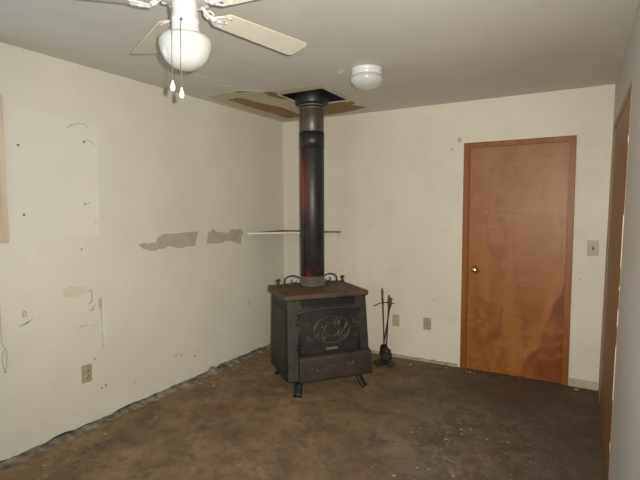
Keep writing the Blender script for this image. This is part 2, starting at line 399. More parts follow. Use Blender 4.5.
# rear wall behind the camera, with the big window that lets in the daylight
rwx0, rwx1, rwz0, rwz1 = .7, 2.3, .9, 2.1
b = B()
box(b, -T, rwx0, YB-T, YB, 0, H); box(b, rwx1, WX1+.1, YB-T, YB, 0, H)
box(b, rwx0, rwx1, YB-T, YB, 0, rwz0); box(b, rwx0, rwx1, YB-T, YB, rwz1, H)
struct('wall_rear', b, 'wall')
def window(name, horizontal_axis, a0, a1, z0, z1, face, outward, casing=.085):
    """timber casing round the opening, sash frame and one mullion"""
    root = bpy.data.objects.new(name, None); COL.objects.link(root); root['kind'] = 'structure'
    def bx(bm, u0, u1, d0, d1, zz0, zz1, bev=.003):
        d0, d1 = face+outward*d0, face+outward*d1
        d0, d1 = min(d0, d1), max(d0, d1)
        if horizontal_axis == 1: box(bm, d0, d1, u0, u1, zz0, zz1, bev=bev)
        else: box(bm, u0, u1, d0, d1, zz0, zz1, bev=bev)
    c = casing
    bm = B(); bx(bm, a0-c, a0, 0, -.018, z0-c, z1+c); bx(bm, a1, a1+c, 0, -.018, z0-c, z1+c); bx(bm, a0, a1, 0, -.018, z1, z1+c)
    bx(bm, a0, a1, 0, -.018, z0-c, z0)
    obj('window_casing', bm, 'window_wood', root)
    bm = B(); bx(bm, a0, a1, 0, -.03, z0, z0+.02); obj('window_sill', bm, 'window_wood', root)
    bm = B(); s = .045
    bx(bm, a0, a0+s, .05, .09, z0+.02, z1); bx(bm, a1-s, a1, .05, .09, z0+.02, z1)
    bx(bm, a0+s, a1-s, .05, .09, z1-s, z1); bx(bm, a0+s, a1-s, .05, .09, z0+.02, z0+.02+s)
    m = (a0+a1)/2; bx(bm, m-.018, m+.018, .05, .09, z0+.02+s, z1-s)
    obj('window_sash', bm, 'window_wood', root)
    for u0, u1 in ((a0+s, m-.018), (m+.018, a1-s)):
        bm = B(); bx(bm, u0, u1, .068, .072, z0+.02+s, z1-s, 0); obj('window_pane', bm, 'pane', root)
    return root
window('window_1', 1, wy0, wy1, wz0, wz1, 0, -1)
window('window_2', 0, rwx0, rwx1, rwz0, rwz1, YB, -1)

# ------------------------------------------------------------ door_1
r1 = bpy.data.objects.new('door_1', None); COL.objects.link(r1); r1['kind'] = 'structure'
b = B(); box(b, dx0+.004, dx1-.004, .014, .052, 0, dh-.004, bev=.0012); obj('door_slab', b, 'door', r1)
b = B()
ox0, ox1, oh = 1.972, 2.858, 2.068
prism(b, [(ox0, 0), (dx0+.002, 0), (dx0+.002, dh-.002), (dx1-.002, dh-.002), (dx1-.002, 0), (ox1, 0), (ox1, oh), (ox0, oh)], 1, -.016, 0, bev=.003)
box(b, dx0, dx0+.004, 0, .05, 0, dh); box(b, dx1-.004, dx1, 0, .05, 0, dh); box(b, dx0, dx1, 0, .05, dh-.004, dh)
obj('door_casing', b, 'door_case', r1)
b = B()
prism(b, rough_poly([(ox0-.012, .06), (ox0-.0005, .06), (ox0-.0005, oh+.0005), (ox1-.2, oh+.0005), (ox1-.2, oh+.010), (ox0-.012, oh+.010)], 5, .0005, 2), 1, -.006, 0)
obj('caulk_line', b, 'caulk', r1)
def knob(parent, x, y, z, label):
    b = B(); prof = [(0, 0), (.034, 0), (.034, .006), (.012, .010), (.011, .030), (.020, .036), (.027, .046), (.027, .058), (.018, .066), (0, .068)]
    lathe(b, prof, n=24, mat=Matrix.Translation((x, y, z)) @ Matrix.Rotation(PI/2, 4, 'X'))
    o = obj('door_knob', b, 'brass', parent); o['label'] = label
knob(r1, 2.088, .014, .928, 'polished brass round knob')
b = B(); box(b, dx0+.0045, dx0+.0055, .004, .03, .62, .70); obj('strike_plate', b, 'brass', r1)

# ------------------------------------------------------------ door_2 in the right wall
r2 = bpy.data.objects.new('door_2', None); COL.objects.link(r2); r2['kind'] = 'structure'
b = B(); box(b, W+.0005, W+.04, ry0, ry1, 0, rh); lean(obj('door_slab', b, 'door2', r2))
b = B()
oy0, oy1 = ry0-.06, ry1+.12
prism(b, [(oy0, 0), (ry0+.002, 0), (ry0+.002, rh-.002), (ry1-.002, rh-.002), (ry1-.002, 0), (oy1, 0), (oy1, rh+.05), (oy0, rh+.05)], 0, W-.0025, W)
lean(obj('door_casing', b, 'door2', r2))
# chipped paint edge where the wall meets that casing
b = B(); rr = random.Random(9)
z = .12
while z < 2.06:
    h = rr.uniform(.015, .07); w = rr.uniform(.003, .014) if .45 < z < 1.35 else rr.uniform(.001, .004)
    if (.42 < z < 1.42) or rr.random() < .12: prism(b, [(oy0-.002, z), (oy0+w*.6, z+h*.2), (oy0+w, z+h*.55), (oy0+w*.3, z+h), (oy0-.002, z+h)], 0, W-.0045, W-.0026)
    z += h+rr.choice([0, .004, .03, .10])
o = lean(struct('trim_5', b, ['wall_white']))

# ------------------------------------------------------------ floor edges and baseboards
def strip_y(name, y0, y1, x1, h, mats, seed, dark=None, x0=0):
    """low irregular strip along the left wall"""
    b = B(); rr = random.Random(seed); n = 140; top = []; 
    for i in range(n+1):
        y = y0+(y1-y0)*i/n; hh = h*rr.uniform(.4, 1.25)*(2.2 if -1.25 < y < -.85 else 1); xx = x1*rr.uniform(.55, 1.25)
        top.append((y, hh, xx))
    vs = []; fs = []
    for i, (y, hh, xx) in enumerate(top):
        vs += [(x0, y, 0), (x0, y, hh), (x0+xx*.35, y, hh*.9), (x0+xx*.8, y, hh*.35), (x0+xx, y, 0)]
    for i in range(n):
        for k in range(4): fs.append((i*5+k, i*5+k+1, i*5+k+6, i*5+k+5))
        fs.append((i*5+4, i*5, i*5+5, i*5+9))
    fs += [(0, 4, 3, 2, 1), (n*5, n*5+1, n*5+2, n*5+3, n*5+4)]
    add_geo(b, vs, fs)
    return struct(name, b, mats)
strip_y('trim_1', -4.6, -.02, .075, .018, 'tack', 3, x0=.012)
b = B(); rr = random.Random(6); pts = [(-4.6, 0)]
n = 70
for i in range(n+1): pts.append((-4.6+4.58*i/n, .014+rr.uniform(-.008, .010)+(.006 if rr.random() < .08 else 0)))
pts.append((-.02, 0)); prism(b, pts, 0, 0, .010); struct('gap_line_left', b, 'dark_gap')  # raised dark strip drawn for the gap line at the wall foot
b = B(); rr = random.Random(8); pts = [(1.0, 0)]
for i in range(31): pts.append((1.0+.945*i/30, .022+.012*rr.random()))
pts.append((1.945, 0)); prism(b, pts, 1, -.012, 0); struct('baseboard_back', b, 'baseb_thin')
b = B(); box(b, 2.862, 3.066, -.014, 0, 0, .066, bev=.002); struct('baseboard_right', b, 'baseb')
# plaster crumbs along the back wall
b = B(); rr = random.Random(12)
for i in range(16):
    x = rr.uniform(1.50, 3.05); y = -rr.uniform(.03, .11)*(1+rr.random()); s = rr.uniform(.003, .011)
    t = bmesh.new(); bmesh.ops.create_icosphere(t, subdivisions=1, radius=s)
    merge(b, t, 0, Matrix.Translation((x, y, s*.35)) @ Matrix.Diagonal((rr.uniform(.8, 2), 1, .45, 1)))
for i in range(26):
    x = rr.uniform(.05, .30); y = rr.uniform(-3.4, -.3); s = rr.uniform(.003, .009)
    t = bmesh.new(); bmesh.ops.create_icosphere(t, subdivisions=1, radius=s)
    merge(b, t, 0, Matrix.Translation((x+.08, y, s*.35)) @ Matrix.Diagonal((rr.uniform(.8, 2), 1, .45, 1)))
for i in range(30):
    x = rr.gauss(2.25, .3); y = rr.gauss(-1.55, .3); s = rr.uniform(.002, .007)
    if x > 2.95: continue
    t = bmesh.new(); bmesh.ops.create_icosphere(t, subdivisions=1, radius=s)
    merge(b, t, 0, Matrix.Translation((x, y, s*.2)) @ Matrix.Diagonal((rr.uniform(.8, 2.4), 1, .3, 1)))
o = obj('plaster_crumbs', b, 'crumb'); tag(o, 'pale plaster crumbs scattered over the bare brown floor', 'debris'); o['kind'] = 'stuff'

# ------------------------------------------------------------ cord hanging on the left wall
b = B()
tube(b, [(.006, -2.925, .93), (.006, -2.925, .72), (.008, -2.918, .69), (.007, -2.905, .675), (.008, -2.923, .66), (.007, -2.928, .60), (.008, -2.918, .56), (.006, -2.910, .535)], .0022, 6)
tube(b, [(.007, -2.905, .675), (.008, -2.90, .64), (.008, -2.905, .57), (.006, -2.92, .535)], .002, 6)
tag(obj('hanging_cord', b, 'scratch'), 'thin grey looped cord hanging down the left wall below the window', 'cord')

# ------------------------------------------------------------ wood stove
TH = .885
st = thing('wood_stove', 'black cast iron wood stove with rust brown top and scroll relief door', 'stove', (1.147, -1.069, 0), TH)
w2 = .3415; D = .473; TZ = .807; ZB = .12
b = B(); box(b, -w2, w2, 0, D, ZB, TZ-.045, bev=.008); obj('body', b, 'iron', st)
# front frame plate
b = B(); prism(b, [(-w2+.004, ZB+.01), (w2-.004, ZB+.01), (w2-.004, TZ-.047), (-w2+.004, TZ-.047)], 1, -.010, 0, bev=.003); obj('front_frame', b, 'iron_grey', st)
# side panel ribs
for s in (-1, 1):
    b = B(); xx = s*w2
    x0, x1 = (xx, xx+s*.006) if s > 0 else (xx+s*.006, xx)
    box(b, x0, x1, .05, D-.04, ZB+.06, TZ-.12, bev=.003); obj('side_panel', b, 'iron', st)
# top plate : rolled front edge and clipped corners
def rr_outline(x0, x1, y0, y1, r, n=5):
    o = []
    for cx, cy, a in ((x1-r, y0+r, -PI/2), (x1-r, y1-r, 0), (x0+r, y1-r, PI/2), (x0+r, y0+r, PI)):
        for k in range(n+1): o.append((cx+r*math.cos(a+PI/2*k/n), cy+r*math.sin(a+PI/2*k/n)))
    return o
b = B(); t = bmesh.new()
layers = [(0.016, TZ-.045), (.004, TZ-.040), (0, TZ-.030), (0, TZ-.014), (.005, TZ-.004), (.014, TZ)]
rings = []
for ins, z in layers:
    rings.append([t.verts.new((x, y, z)) for x, y in rr_outline(-w2-.03+ins, w2+.03-ins, -.022+ins, D+.03-ins*.4, .035)])
n = len(rings[0])
for a, c in zip(rings, rings[1:]):
    for k in range(n): t.faces.new((a[k], a[(k+1) % n], c[(k+1) % n], c[k]))
t.faces.new(rings[0]); t.faces.new(rings[-1][::-1]); merge(b, t)
top = obj('top_plate', b, 'rust_top', st); top['label'] = 'rust brown top plate with a rounded edge'
# rear flashing ledge on top
b = B(); box(b, -w2-.02, w2+.02, D-.005, D+.028, TZ, TZ+.008, bev=.002); obj('rear_ledge', b, 'rust_top', st)
# scalloped trim hanging under the front edge
b = B(); pts = [(-.235, TZ-.048)]; nsc = 11; sw = .47/nsc
for i in range(nsc):
    cx = -.235+sw*(i+.5)
    for k in range(7):
        a = PI-PI*k/6; pts.append((cx+sw*.5*math.cos(a), TZ-.072-abs(math.sin(a))*.036))
pts.append((.235, TZ-.048)); pts = pts[::-1]
prism(b, pts, 1, -.020, -.010); obj('scalloped_trim', b, 'iron_scallop', st)
# door
dr = None
b = B()
du0, du1, dz0, dz1 = -.255, .245, .335, .670
prism(b, [(du0, dz0), (du1, dz0), (du1, dz1)]+[(du0+(du1-du0)*(1-k/10), dz1+.018*math.sin(PI*k/10)) for k in range(1, 10)]+[(du0, dz1)], 1, -.030, -.010, bev=.003)
door = obj('stove_door', b, 'iron_dull', st)
b = B()
pp = [(du0-.018, -.034, dz1-.018)]+[(du0+(du1-du0)*k/10, -.036, dz1+.004+.018*math.sin(PI*k/10)) for k in range(11)]+[(du1+.012, -.034, dz1-.014)]
tube(b, pp, .013, 10); obj('door_hood_moulding', b, 'iron_grey', door)
b = B()
b.free()
for a in (du0, du1):
    b = B(); tube(b, [(a, -.030, dz0), (a, -.030, dz1-.01)], .008, 8); obj('edge_bead', b, 'iron_dull', door)
for z in (dz0+.06, dz1-.08):
    b = B(); tube(b, [(du0-.012, -.022, z-.02), (du0-.012, -.022, z+.02)], .010, 8); obj('hinge', b, 'iron_dull', door)
# scroll relief
def arc(cx, cz, rx, rz, a0, a1, n=22, y=-.031):
    return [(cx+rx*math.cos(math.radians(a0+(a1-a0)*k/n)), y, cz+rz*math.sin(math.radians(a0+(a1-a0)*k/n))) for k in range(n+1)]
def spiral(cx, cz, r0, r1, a0, a1, n=30, y=-.031):
    return [(cx+(r0+(r1-r0)*k/n)*math.cos(math.radians(a0+(a1-a0)*k/n)), y, cz+(r0+(r1-r0)*k/n)*math.sin(math.radians(a0+(a1-a0)*k/n))) for k in range(n+1)]
ccx, ccz = .015, .515
b = B()
tube(b, arc(ccx, ccz, .150, .105, 0, 360, 40), .0075, 6)
tube(b, arc(ccx, ccz, .062, .052, 0, 360, 30), .0065, 6)
for s in (-1, 1):
    tube(b, spiral(ccx+s*.095, ccz+.045, .042, .010, 180 if s > 0 else 0, (180-s*520) if s > 0 else 520), .0065, 6)
    tube(b, spiral(ccx+s*.095, ccz-.045, .042, .010, 180 if s > 0 else 0, (180+520) if s > 0 else -520), .0065, 6)
    tube(b, [(ccx+s*.150, -.031, ccz), (ccx+s*.175, -.031, ccz+.012), (ccx+s*.20, -.031, ccz+.004), (ccx+s*.215, -.031, ccz+.026)], [.006, .005, .0045, .003], 6)
    tube(b, spiral(ccx+s*.195, ccz+.055, .022, .006, 270, 270+s*420, 20), .004, 6)
    tube(b, spiral(ccx+s*.195, ccz-.055, .022, .006, 90, 90-s*420, 20), .004, 6)
obj('scroll_relief', b, 'relief', door)
b = B()
lathe(b, [(0, .014), (.018, .010), (.030, .004), (.034, 0)], n=20, mat=Matrix.Translation((ccx+.075, -.030, ccz+.045)) @ Matrix.Rotation(PI/2, 4, 'X'))
for k in range(8):
    a = k*PI/4; ball(b, (ccx+.075+.030*math.cos(a), -.032, ccz+.045+.030*math.sin(a)), .010, 1, .5, 1)
obj('rosette', b, 'iron_dull', door)
b = B(); tube(b, arc(ccx+.075, ccz+.045, .052, .052, 0, 360, 26), .007, 6)
obj('air_dial', b, 'relief', door)
b = B(); box(b, ccx-.052, ccx+.040, -.036, -.030, .358, .377, bev=.002); o = obj('name_badge', b, 'badge', door); o['label'] = 'small dull brass badge'
# ash lip
b = B()
prism(b, [(-.010, .126), (-.045, .126), (-.054, .134), (-.056, .300), (-.048, .316), (-.010, .334)], 0, -.262, .338, bev=.005)
ap = obj('ash_apron', b, 'rust_apron', st); ap['label'] = 'rusty bottom apron with vine relief'
b = B(); yy = -.0565
vine = [(-.20+.42*k/40, yy+.003, .222+.022*math.sin(k/40*PI*5)) for k in range(41)]
tube(b, vine, .004, 6)
for k in range(4, 40, 4):
    x, _, z = vine[k]; s = 1 if math.sin(k/40*PI*5) > 0 else -1
    ball(b, (x, yy+.003, z-s*.016), .012, 1.1, .4, .7)
obj('vine_relief', b, 'relief', ap)
b = B(); lathe(b, [(0, .012), (.007, .010), (.008, 0)], n=12, mat=Matrix.Translation((.165, yy+.002, .245)) @ Matrix.Rotation(PI/2, 4, 'X'))
obj('latch_screw', b, 'galv', ap)
# bottom heat shield
b = B(); box(b, -.20, .27, -.02, D-.03, .096, .104); box(b, -.19, .26, .02, .03, .104, .12); box(b, -.19, .26, D-.08, D-.07, .104, .12); obj('bottom_heat_shield', b, 'iron', st)
# legs
for sx in (-1, 1):
    for sy in (-1, 1):
        bx_ = sx*.235+.015; by_ = .04 if sy < 0 else D-.06
        pts = [(bx_, by_, .122), (bx_+sx*.022, by_+sy*.020, .105), (bx_+sx*.040, by_+sy*.050, .065), (bx_+sx*.050, by_+sy*.078, .025), (bx_+sx*.064, by_+sy*.098, .010)]
        b = B(); tube(b, pts, [.044, .040, .036, .035, .037], 8, flat=.6)
        lo = min(v.co.z for v in b.verts)
        for v in b.verts: v.co.z = max(v.co.z, 0.0); v.co.z = min(v.co.z, .1195)
        obj('leg', b, 'iron', st)
# the front of the stove flares forwards and sideways towards its foot
def flare(o):
    for v in o.data.vertices:
        t = min(1, max(0, (TZ-.05-v.co.z)/(TZ-.05-ZB)))
        if v.co.z > ZB-.04:
            if v.co.y < .1: v.co.y -= .045*t
            v.co.x *= 1+.035*t
            if v.co.y < .1 and v.co.x > 0: v.co.x += .012*t
    for c in o.children: flare(c)
for ch in list(st.children):
    if ch.name.split('.')[0] in ('body', 'front_frame', 'stove_door', 'ash_apron', 'scalloped_trim', 'side_panel'): flare(ch)
# rear gallery scrolls and finials
for s in (-1, 1):
    b = B(); x = -.275 if s < 0 else .345; y = D+.008
    lathe(b, [(0, 0), (.016, 0), (.016, .006), (.007, .012), (.007, .022), (.016, .027), (.022, .034), (.018, .044), (.008, .050), (0, .051)], (x, y, TZ+.008), 16)
    obj('finial', b, 'tool', st)
    b = B(); z0 = TZ+.010
    x0, x1 = (-.215, -.075) if s < 0 else (.285, .150); mid = (x0+x1)/2; rx = abs(x0-x1)/2
    P = [(x0+s*.006, y, z0), (x0, y, z0+.016)]+[(mid+s*rx*math.cos(a), y, z0+.028+.042*math.sin(a)) for a in [PI*.08*k for k in range(0, 12)]]
    cx, cz = P[-1][0], P[-1][2]
    tube(b, P, .0065, 8)
    q = [(mid-s*rx*.15+s*(.030-.018*k/18)*math.cos(PI+s*0+k*PI*1.4/18), y, z0+.022+(.024-.012*k/18)*math.sin(PI+k*PI*1.4/18)) for k in range(19)]
    tube(b, q, .005, 6)
    ball(b, (mid-s*rx*.2, y, z0+.002), .010)
    tube(b, [(x0+s*.01, y, z0), (x1-s*.005, y, z0)], .005, 6)
    obj('gallery_scroll', b, 'tool', st)

# ------------------------------------------------------------ stove pipe
PX, PY = .852, -.808; PR = .106
sp = thing('stove_pipe', 'tall black round flue pipe with red rust rising from the stove to the ceiling', 'stove pipe', (PX, PY, TZ))
def rel(o): # parts below are modelled in room heights
    for v in o.data.vertices: v.co.z -= 0
    return o
sp.location = (PX, PY, 0)
b = B(); lathe(b, [(PR-.003, TZ+.001), (PR, TZ+.003), (PR, 2.13), (PR-.004, 2.135)], n=48); tube(b, [(-.02, -PR-.001, .9), (-.02, -PR-.001, 2.12)], .003, 6); obj('lower_pipe', b, 'pipe', sp)
b = B(); lathe(b, [(PR-.004, 2.0), (PR+.0015, 2.0), (PR+.0015, 2.145), (PR-.004, 2.145)], n=48); obj('pipe_joint', b, 'pipe', sp)
b = B(); lathe(b, [(PR-.006, 2.13), (PR-.002, 2.135), (PR-.002, 2.345), (PR-.006, 2.35)], n=48); o = obj('upper_pipe', b, 'pipe_up', sp); o['label'] = 'grey brown upper length of pipe'
b = B()
for z in (2.335, 2.36): lathe(b, [(PR-.004, z), (PR+.006, z+.002), (PR+.008, z+.009), (PR+.004, z+.016), (PR-.004, z+.018)], n=48)
obj('crimped_ring', b, 'galv', sp)
b = B(); lathe(b, [(PR-.002, TZ+.0015), (PR+.006, TZ+.0015), (PR+.006, TZ+.010), (PR+.002, TZ+.012), (PR+.002, TZ+.088), (PR-.002, TZ+.088)], n=48)
for z in (TZ+.045, TZ+.066): lathe(b, [(PR+.001, z), (PR+.004, z+.003), (PR+.001, z+.006)], n=48)
o = obj('base_band', b, 'galv', sp); o['label'] = 'silvery galvanised band at the foot'
b = B(); lathe(b, [(PR+.002, 2.378), (.142, 2.378), (.145, 2.384), (.145, 2.56), (PR, 2.56)], n=48); o = obj('ceiling_collar', b, 'collar', sp)
# support box set up in the ceiling hole (open below, hollow)
b = B(); g = .004; z1 = 2.60; th = .006
X0, X1, Y0, Y1 = hx0+g-PX, hx1-g-PX, hy0+g-PY, hy1-g-PY
zb = H+.004
box(b, X0, X0+th, Y0, Y1, zb, z1); box(b, X1-th, X1, Y0, Y1, zb, z1)
box(b, X0+th, X1-th, Y0, Y0+th, zb, z1); box(b, X0+th, X1-th, Y1-th, Y1, zb, z1); box(b, X0, X1, Y0, Y1, z1, z1+th)
obj('support_box', b, 'collar', sp)

# ------------------------------------------------------------ fireplace tools
fx, fy = 1.318, -.255
rv = Vector((.869, .495)); fv = Vector((-.495, .869))
def L(u, d, z): return (u*rv.x+d*fv.x, u*rv.y+d*fv.y, z)
ts = thing('fireplace_tool_stand', 'black iron fireplace tool stand with round base beside the stove', 'tool stand', (fx, fy, 0))
b = B(); lathe(b, [(0, 0), (.100, 0), (.108, .006), (.108, .014), (.098, .022), (.075, .026), (.060, .036), (.030, .042), (.018, .052), (0, .052)], n=36); obj('base', b, 'tool', ts)
b = B(); tube(b, [L(.0, 0, .045), L(-.004, 0, .25), L(-.018, 0, .60)], .0068, 8); obj('pole', b, 'tool', ts)
b = B(); tube(b, [L(-.018, 0, .60), L(-.020, 0, .625), L(-.021, 0, .65), L(-.022, 0, .70), L(-.023, 0, .722), L(-.023, 0, .737)], [.007, .011, .009, .012, .008, .002], 10); o = obj('handle', b, 'tool_handle', ts)
b = B()
pts = [L(-.092+.02*math.cos(a), -.02, .578+.008*math.sin(a)) for a in [PI*1.9-PI*.25*k for k in range(6)]]
tube(b, [L(-.105, -.015, .572), L(-.090, -.02, .571), L(-.078, -.02, .580), L(-.05, -.012, .590), L(-.018, -.005, .597), L(.03, -.012, .597), L(.06, -.018, .594), L(.075, -.02, .588), L(.085, -.02, .592)], .0045, 8)
tube(b, [L(-.018, 0, .597), L(-.020, -.03, .594), L(-.012, -.045, .588)], .004, 6)
obj('hook_bar', b, 'tool', ts)
def tool(name, label, u0, u1, d0, d1, ztop, zlow, head):
    r = thing(name, label, 'fireplace tool', (fx, fy, 0))
    P = lambda t: L(u0+(u1-u0)*t, d0+(d1-d0)*t, ztop+(zlow-ztop)*t)
    hz = .10/(ztop-zlow)
    b = B(); tube(b, [P(hz*.9), P(.5), P(1)], .0058, 8); obj('shaft', b, 'tool', r)
    b = B(); tube(b, [P(0), P(hz*.12), P(hz*.3), P(hz*.6), P(hz*.9), P(hz)], [.005, .013, .010, .013, .010, .006], 10); obj('handle', b, 'tool_handle', r)
    head(r, P(1)); return r
def h_brush(r, p):
    b = B(); lathe(b, [(0, .03), (.012, .03), (.020, .015), (.038, .006), (.044, -.012), (.040, -.016), (0, -.016)], p, 20); obj('ferrule', b, 'tool', r)
    b = B(); rr = random.Random(3); x, y, z = p
    lathe(b, [(0, -.016), (.040, -.016), (.052, -.045), (.055, -.075), (.050, -.088), (0, -.090)], p, 24)
    for k in range(60):
        a = rr.uniform(0, 2*PI); q = rr.uniform(.02, .038)
        tube(b, [(x+q*math.cos(a), y+q*math.sin(a), z-.016), (x+q*1.3*math.cos(a), y+q*1.3*math.sin(a), z-rr.uniform(.088, .098))], .0018, 4)
    obj('bristles', b, 'bristle', r)
def h_shovel(r, p):
    b = B(); x, y, z = p; t = bmesh.new(); g = []
    for i in range(6):
        row = []
        for j in range(7):
            u = (j-3)/3; v = i/5; wv = .030+.010*min(1, v*2)
            row.append(t.verts.new((x+rv.x*u*wv+fv.x*(-.010*u*u), y+rv.y*u*wv+fv.y*(-.010*u*u), z+.01-.105*v-.005*u*u)))
        g.append(row)
    for i in range(5):
        for j in range(6): t.faces.new((g[i][j], g[i][j+1], g[i+1][j+1], g[i+1][j]))
    bmesh.ops.solidify(t, geom=t.faces[:], thickness=.002); merge(b, t); obj('pan', b, 'tool', r)
def h_poker(r, p):
    b = B(); x, y, z = p
    tube(b, [(x, y, z+.005), (x, y, z-.05), (x+rv.x*.002, y+rv.y*.002, z-.075)], [.005, .0045, .001], 8)
    tube(b, [(x, y, z-.02), (x+rv.x*.018, y+rv.y*.018, z-.028), (x+rv.x*.028, y+rv.y*.028, z-.010)], [.004, .0035, .0012], 6)
    obj('hook', b, 'tool', r)
tool('hearth_brush', 'iron hearth brush with thick black bristles hanging beside the tool stand pole', .038, .010, -.03, -.058, .672, .155, h_brush)
tool('ash_shovel', 'thin iron ash shovel hanging rightmost on the fireplace tool stand', .066, .000, .012, .046, .640, .170, h_shovel)

# ------------------------------------------------------------ corner shelf
sh = thing('corner_shelf', 'thin triangular corner shelf with white front edge behind the stove pipe', 'shelf', (0, 0, 1.232))
b = B(); prism(b, [(.001, -.001), (.001, -.655), (.012, -.668), (.728, -.012), (.722, -.001)], 2, 0, .014); obj('board', b, 'shelf_wood', sh)
b = B(); e = Vector((.716, .656)).normalized(); nn = Vector((e.y, -e.x))
a0 = Vector((.013, -.669)); a1 = Vector((.50, -.2226))
q = [a0, a1, a1+nn*.006, a0+nn*.006]
prism(b, [(v.x, v.y) for v in q], 2, -.002, .016); obj('edge_strip', b, 'caulk', sh)
b = B()
box(b, .001, .018, -.62, -.03, -.020, 0); obj('cleat', b, 'wall_light', sh)
b = B(); box(b, .03, .69, -.018, -.001, -.020, 0); obj('cleat', b, 'wall_light', sh)
hk = B(); tube(hk, [(.700, -.006, 1.224), (.702, -.026, 1.222), (.706, -.036, 1.208), (.716, -.034, 1.188), (.730, -.028, 1.192), (.734, -.028, 1.204)], .0045, 8)
box(hk, .690, .712, -.006, -.0005, 1.212, 1.229)
tag(obj('wall_hook', hk, 'white'), 'small white hook on the back wall at the right end of the corner shelf', 'hook')

# ------------------------------------------------------------ outlet covers and switch
def plate(name, label, cat, loc, rz, w, h, m, kind, group=None):
    r = thing(name, label, cat, loc, rz, group)     # local: x across, -y towards the room
    b = B(); box(b, -w/2, w/2, -.006, 0, -h/2, h/2, bev=.0022); obj('cover_plate', b, m, r)
    if kind == 'outlet':
        for s in (-1, 1):
            b = B(); lathe(b, [(0, .003), (.015, .003), (.016, 0)], n=20, mat=Matrix.Translation((0, -.0055, s*.021)) @ Matrix.Rotation(PI/2, 4, 'X')); f = obj('socket', b, m, r)
            b = B()
            for dx in (-.006, .005): box(b, dx-.001, dx+.001, -.0095, -.0085, s*.021-.002, s*.021+.007)
            obj('slots', b, 'slot', f)
        b = B(); ball(b, (0, -.0065, 0), .003, 1, .5, 1); obj('screw', b, 'chain', r)
    elif kind == 'switch':
        b = B(); box(b, -.007, .007, -.008, -.006, -.014, .014); f = obj('toggle_surround', b, 'slot', r)
        b = B(); box(b, -.004, .004, -.017, -.008, .000, .010, bev=.001); obj('toggle', b, m, f)
        for s in (-1, 1):
            b = B(); ball(b, (0, -.0065, s*.042), .003, 1, .5, 1); obj('screw', b, 'chain', r)
    elif kind == 'coax':
        b = B(); lathe(b, [(0, .009), (.0035, .009), (.004, .003), (.008, .003), (.008, 0)], n=14, mat=Matrix.Translation((0, -.0055, 0)) @ Matrix.Rotation(PI/2, 4, 'X')); obj('jack', b, 'chain', r)
        for s in (-1, 1):
            b = B(); ball(b, (0, -.0065, s*.045), .003, 1, .5, 1); obj('screw', b, 'chain', r)
    else:
        for s in (-1, 1):
            b = B(); ball(b, (0, -.0065, s*.030), .003, 1, .5, 1); obj('screw', b, 'chain', r)
    return r
plate('outlet', 'olive beige electrical outlet low on the left wall', 'outlet', (0, -2.411, .366), PI/2, .074, .122, 'plate', 'outlet')
plate('blank_wall_plate', 'plain tan cover plate on the back wall nearest the fireplace tools', 'wall plate', (1.338, 0, .371), 0, .074, .117, 'plate_pale', 'blank')
plate('wall_jack', 'olive cover plate on the back wall midway between tools and wooden door', 'wall plate', (1.655, 0, .375), 0, .075, .115, 'plate', 'coax')
plate('light_switch', 'light switch with dark toggle on the back wall right of the wooden door', 'light switch', (3.0, 0, 1.160), 0, .078, .124, 'switch', 'switch')

# ------------------------------------------------------------ flush ceiling light
fl = thing('flush_ceiling_light', 'small round white ceiling light with opal bowl near the stove pipe', 'ceiling light', (1.602, -1.335, H))
b = B(); lathe(b, [(0, -.002), (.104, -.002), (.108, -.006), (.108, -.020), (.103, -.024), (.106, -.028), (.106, -.044), (.100, -.050), (0, -.050)], n=48); obj('base_ring', b, 'white', fl)
b = B(); lathe(b, [(.096, -.050), (.108, -.056), (.115, -.070), (.112, -.088), (.098, -.108), (.072, -.126), (.038, -.137), (.012, -.140), (0, -.140)], n=48); obj('glass_bowl', b, 'opal', fl)
for k in range(3):
    a = -.95+k*2.094; b = B(); ball(b, (.107*math.cos(a), .107*math.sin(a), -.036), .006); obj('thumb_screw', b, 'white', fl)

# ------------------------------------------------------------ ceiling fan
hx, hy = 1.540, -2.933
fan = thing('ceiling_fan', 'white ceiling fan with cream blades, opal glass globe and two pull chains', 'ceiling fan', (hx, hy, H))
z = lambda v: v-H
b = B(); lathe(b, [(0, z(2.439)), (.085, z(2.439)), (.088, z(2.43)), (.080, z(2.405)), (.07, z(2.395)), (0, z(2.395))], n=40); obj('canopy', b, 'white', fan)
b = B(); lathe(b, [(0, z(2.398)), (.095, z(2.396)), (.118, z(2.385)), (.125, z(2.365)), (.125, z(2.335)), (.116, z(2.318)), (.100, z(2.308)), (.102, z(2.302)), (.080, z(2.294)), (0, z(2.292))], n=48)
for k in range(30):
    a = 2*PI*k/30; tube(b, [(.124*math.cos(a), .124*math.sin(a), z(2.378)), (.128*math.cos(a), .128*math.sin(a), z(2.350)), (.120*math.cos(a), .120*math.sin(a), z(2.318))], .0045, 6)
for k in range(15):
    a = 2*PI*k/15; ball(b, (.092*math.cos(a), .092*math.sin(a), z(2.300)), .012, 1, 1, .6)
obj('motor_housing', b, 'ornate', fan)
b = B(); lathe(b, [(0, z(2.296)), (.045, z(2.296)), (.048, z(2.285)), (.050, z(2.270)), (.052, z(2.225)), (.054, z(2.222)), (.055, z(2.208)), (.052, z(2.204)), (.056, z(2.180)), (.064, z(2.168)), (.064, z(2.158)), (0, z(2.158))], n=40)
box(b, -.004, .004, -.004, .004, z(2.19), z(2.20))
obj('switch_housing', b, 'white', fan)
b = B(); lathe(b, [(.058, z(2.164)), (.080, z(2.160)), (.093, z(2.152)), (.100, z(2.142)), (.1015, z(2.130)), (.099, z(2.112)), (.092, z(2.090)), (.080, z(2.068)), (.062, z(2.050)), (.040, z(2.038)), (.018, z(2.0325)), (0, z(2.0315))], n=56); o = obj('glass_globe', b, 'opal', fan); o['label'] = 'white opal glass globe'
